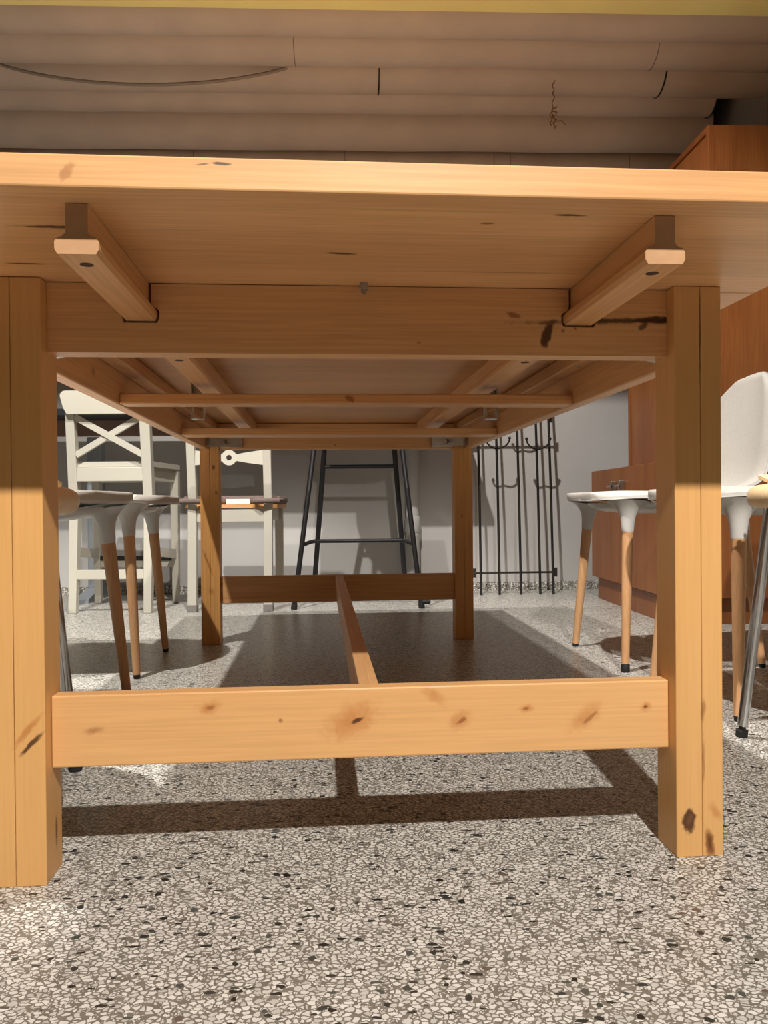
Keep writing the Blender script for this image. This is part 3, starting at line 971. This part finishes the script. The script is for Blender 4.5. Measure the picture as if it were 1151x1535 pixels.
box(bm, 0.032, 0.080, -0.171, -0.169, 0.0, 0.022)
box(bm, -0.018, 0.080, -0.169, -0.140, 0.004, 0.008)
mesh_obj('care_tag', bm, M['paper'], t2)

# ------------------------------------------------------------------ black metal bar stool
t = thing('metal_bar_stool', 'tall black metal bar stool with thin splayed legs', 'stool', (0.165, 3.55, 0), -0.05)
SB = [((-0.272, -0.185), (-0.174, -0.09)), ((0.268, -0.200), (0.185, -0.09)), ((-0.212, 0.200), (-0.142, 0.07)), ((0.226, 0.195), (0.163, 0.07))]
def sp(i, z):
    (fx, fy), (tx, ty) = SB[i]
    k = z/0.78
    return Vector((fx+(tx-fx)*k, fy+(ty-fy)*k, z))
for i in range(4):
    bm = new()
    tube(bm, [sp(i, 0.012), sp(i, 0.4), sp(i, 0.78)], 0.0108 if i < 2 else 0.0118, 14)
    l = mesh_obj('leg', bm, M['blacksteel'], t, True)
    bm = new()
    tube(bm, [sp(i, 0.0), sp(i, 0.003), sp(i, 0.024)], [0.012, 0.0135, 0.0130], 14)
    mesh_obj('foot_cap', bm, M['rubber'], l, True)
bm = new()
tube(bm, [sp(2, 0.615), sp(3, 0.615)], 0.0095, 12)
mesh_obj('rear_stretcher', bm, M['blacksteel'], t, True)
bm = new()
a, b = sp(0, 0.268), sp(1, 0.268)
tube(bm, [a, a+Vector((0.03, 0.03, 0.012)), a+Vector((0.05, 0.05, 0.016)), b+Vector((-0.05, 0.05, 0.016)), b+Vector((-0.03, 0.03, 0.012)), b], 0.0088, 12)
mesh_obj('footrest', bm, M['blacksteel'], t, True)
bm = new()
prism(bm, [(0.19*math.copysign(abs(math.cos(k*math.pi/20))**0.7, math.cos(k*math.pi/20)), -0.01+0.17*math.copysign(abs(math.sin(k*math.pi/20))**0.7, math.sin(k*math.pi/20))) for k in range(40)], 'z', 0.778, 0.806)
mesh_obj('seat', bm, M['blacksteel'], t)
bm = new()
tube(bm, [(0.268, -0.20, 0.028), (0.30, -0.195, 0.028), (0.305, -0.195, 0.028)], [0.009, 0.011, 0.006], 12)
mesh_obj('foot_clip', bm, M['rubber'], t, True)

# ------------------------------------------------------------------ iron coat rack leaning on the wall
t = thing('iron_rack', 'dark iron rod coat rack with curved hooks leaning on the back wall', 'rack', rm(0.79, 3.82, 0), -RA)
def rk(u, z):
    return Vector((u-0.79, 0.14*z/1.3, z))
for u in (0.609, 0.699, 0.803, 0.897, 0.961):
    bm = new()
    tube(bm, [rk(u, 0.0), rk(u+0.004, 0.5), rk(u+0.003, 1.30)], 0.0062, 10)
    mesh_obj('rod', bm, M['rackiron'], t, True)
for z, u0, u1 in ((0.106, 0.575, 0.972), (0.862, 0.575, 0.972), (1.24, 0.575, 0.972)):
    bm = new()
    tube(bm, [rk(u0, z)+Vector((0, 0.004, 0)), rk(u1, z)+Vector((0, 0.004, 0))], 0.0052, 10)
    c = mesh_obj('cross_bar', bm, M['rackiron'], t, True)
    for u in (u0, u1):
        bm = new()
        p = rk(u, z)
        box(bm, p.x-0.012, p.x+0.012, p.y+0.001, p.y+0.006, z-0.022, z+0.022, 0.0015)
        mesh_obj('wall_bracket', bm, M['blacksteel'], c)
for uc, z0 in ((0.703, 0.710), (0.902, 0.706), (0.805, 0.86)):
    bm = new()
    pts = []
    for k in range(17):
        a = math.pi + math.pi*k/16
        pts.append(rk(uc+0.058*math.cos(a), z0+0.050+0.050*math.sin(a)) + Vector((0, -0.008-0.030*abs(math.cos(a)), 0)))
    tube(bm, pts, 0.0042, 8)
    h = mesh_obj('hook', bm, M['rackiron'], t, True)
    for e in (pts[0], pts[-1]):
        bm = new()
        bmesh.ops.create_uvsphere(bm, u_segments=10, v_segments=8, radius=0.0075, matrix=Matrix.Translation(e))
        mesh_obj('hook_ball', bm, M['rackiron'], h, True)

# ------------------------------------------------------------------ grey waste pipe on the wall
t = thing('waste_pipe', 'grey vertical plastic pipe on the back wall behind the black bar stool', 'pipe', rm(0.293, 3.995, 0), -RA)
bm = new()
tube(bm, [(0, 0, 0.002), (0, 0, 1.92)], 0.034, 24)
mesh_obj('pipe_run', bm, M['plastic_pipe'], t, True)
bm = new()
tube(bm, [(0, 0, 0.30), (0, 0, 0.305), (0, 0, 0.375), (0, 0, 0.38)], [0.035, 0.039, 0.039, 0.035], 24)
mesh_obj('coupling', bm, M['plastic_pipe'], t, True)

# ------------------------------------------------------------------ desk behind the bar stool
t = thing('standing_desk', 'long high desk with a black top edge and grey steel legs by the back wall', 'desk', rm(-1.4, 3.8, 0), -RA)
bm = box(new(), -0.70, 1.955, -0.20, 0.14, 0.850, 0.880, 0.002)
mesh_obj('desk_top', bm, M['desk_black'], t)
bm = box(new(), -0.66, 1.90, 0.0, 0.04, 0.775, 0.849, 0.002)
mesh_obj('rail', bm, M['desk_brown'], t)
for x in (-0.55, 0.16):
    bm = box(new(), x-0.034, x+0.034, 0.06, 0.13, 0.03, 0.775, 0.006)
    l = mesh_obj('steel_column', bm, M['greysteel'], t)
    bm = new()
    prism(bm, [(-0.13, 0.0), (0.235, 0.0), (0.235, 0.02), (0.16, 0.055), (0.03, 0.055), (-0.13, 0.018)], 'x', x-0.03, x+0.03)
    mesh_obj('foot', bm, M['greysteel'], l)
    bm = new()
    tube(bm, [(x+0.02, 0.052, 0.575), (x+0.02, 0.062, 0.575)], 0.010, 14)
    mesh_obj('bolt', bm, M['chrome'], l, True)

# ------------------------------------------------------------------ cherry cabinet on the right
t = thing('low_cabinet', 'low cherry-brown cabinet with paired metal handles on the right', 'cabinet', rm(1.45, 3.2, 0), -RA)
def cb(name, u0, u1, v0, v1, z0, z1, m, bev=0.0015, parent=None):
    return mesh_obj(name, box(new(), u0-1.45, u1-1.45, v0-3.2, v1-3.2, z0, z1, bev), m, parent or t)
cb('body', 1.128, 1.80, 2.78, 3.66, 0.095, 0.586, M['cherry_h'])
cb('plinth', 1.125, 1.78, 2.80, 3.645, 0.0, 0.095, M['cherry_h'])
dd = [(2.785, 3.075), (3.079, 3.285), (3.289, 3.683)]
dd = [(2.782, 3.282), (3.286, 3.683)]
for k, (v0, v1) in enumerate(dd):
    d = cb('door', 1.108, 1.127, v0, v1, 0.100, 0.586, M['cherry'])
    hv = v0+0.05 if k else v1-0.05
    bm = new()
    box(bm, 1.084-1.45, 1.1075-1.45, hv-0.010-3.2, hv+0.010-3.2, 0.489, 0.530, 0.002)
    h = mesh_obj('handle', bm, M['steel'], d)
    bm = new()
    tube(bm, [(1.080-1.45, hv-0.026-3.2, 0.509), (1.080-1.45, hv+0.036-3.2, 0.509)], 0.0042, 10)
    mesh_obj('handle_pin', bm, M['chrome'], h, True)

t = thing('tall_cabinet', 'tall cherry-brown cabinet standing over the low cabinet on the right', 'cabinet', rm(1.45, 3.2, 0.5865), -RA)
def ct(name, u0, u1, v0, v1, z0, z1, m, bev=0.0015, parent=None):
    return mesh_obj(name, box(new(), u0-1.45, u1-1.45, v0-3.2, v1-3.2, z0-0.5865, z1-0.5865, bev), m, parent or t)
ct('end_panel', 1.270, 1.80, 2.80, 2.822, 0.5865, 1.78, M['cherry'])
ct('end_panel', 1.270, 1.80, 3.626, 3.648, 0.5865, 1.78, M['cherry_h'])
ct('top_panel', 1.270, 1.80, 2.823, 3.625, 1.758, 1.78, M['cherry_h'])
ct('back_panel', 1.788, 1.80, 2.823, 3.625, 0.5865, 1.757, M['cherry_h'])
ct('door', 1.276, 1.294, 2.825, 3.222, 0.592, 1.755, M['cherry'])
ct('door', 1.276, 1.294, 3.226, 3.623, 0.592, 1.755, M['cherry'])
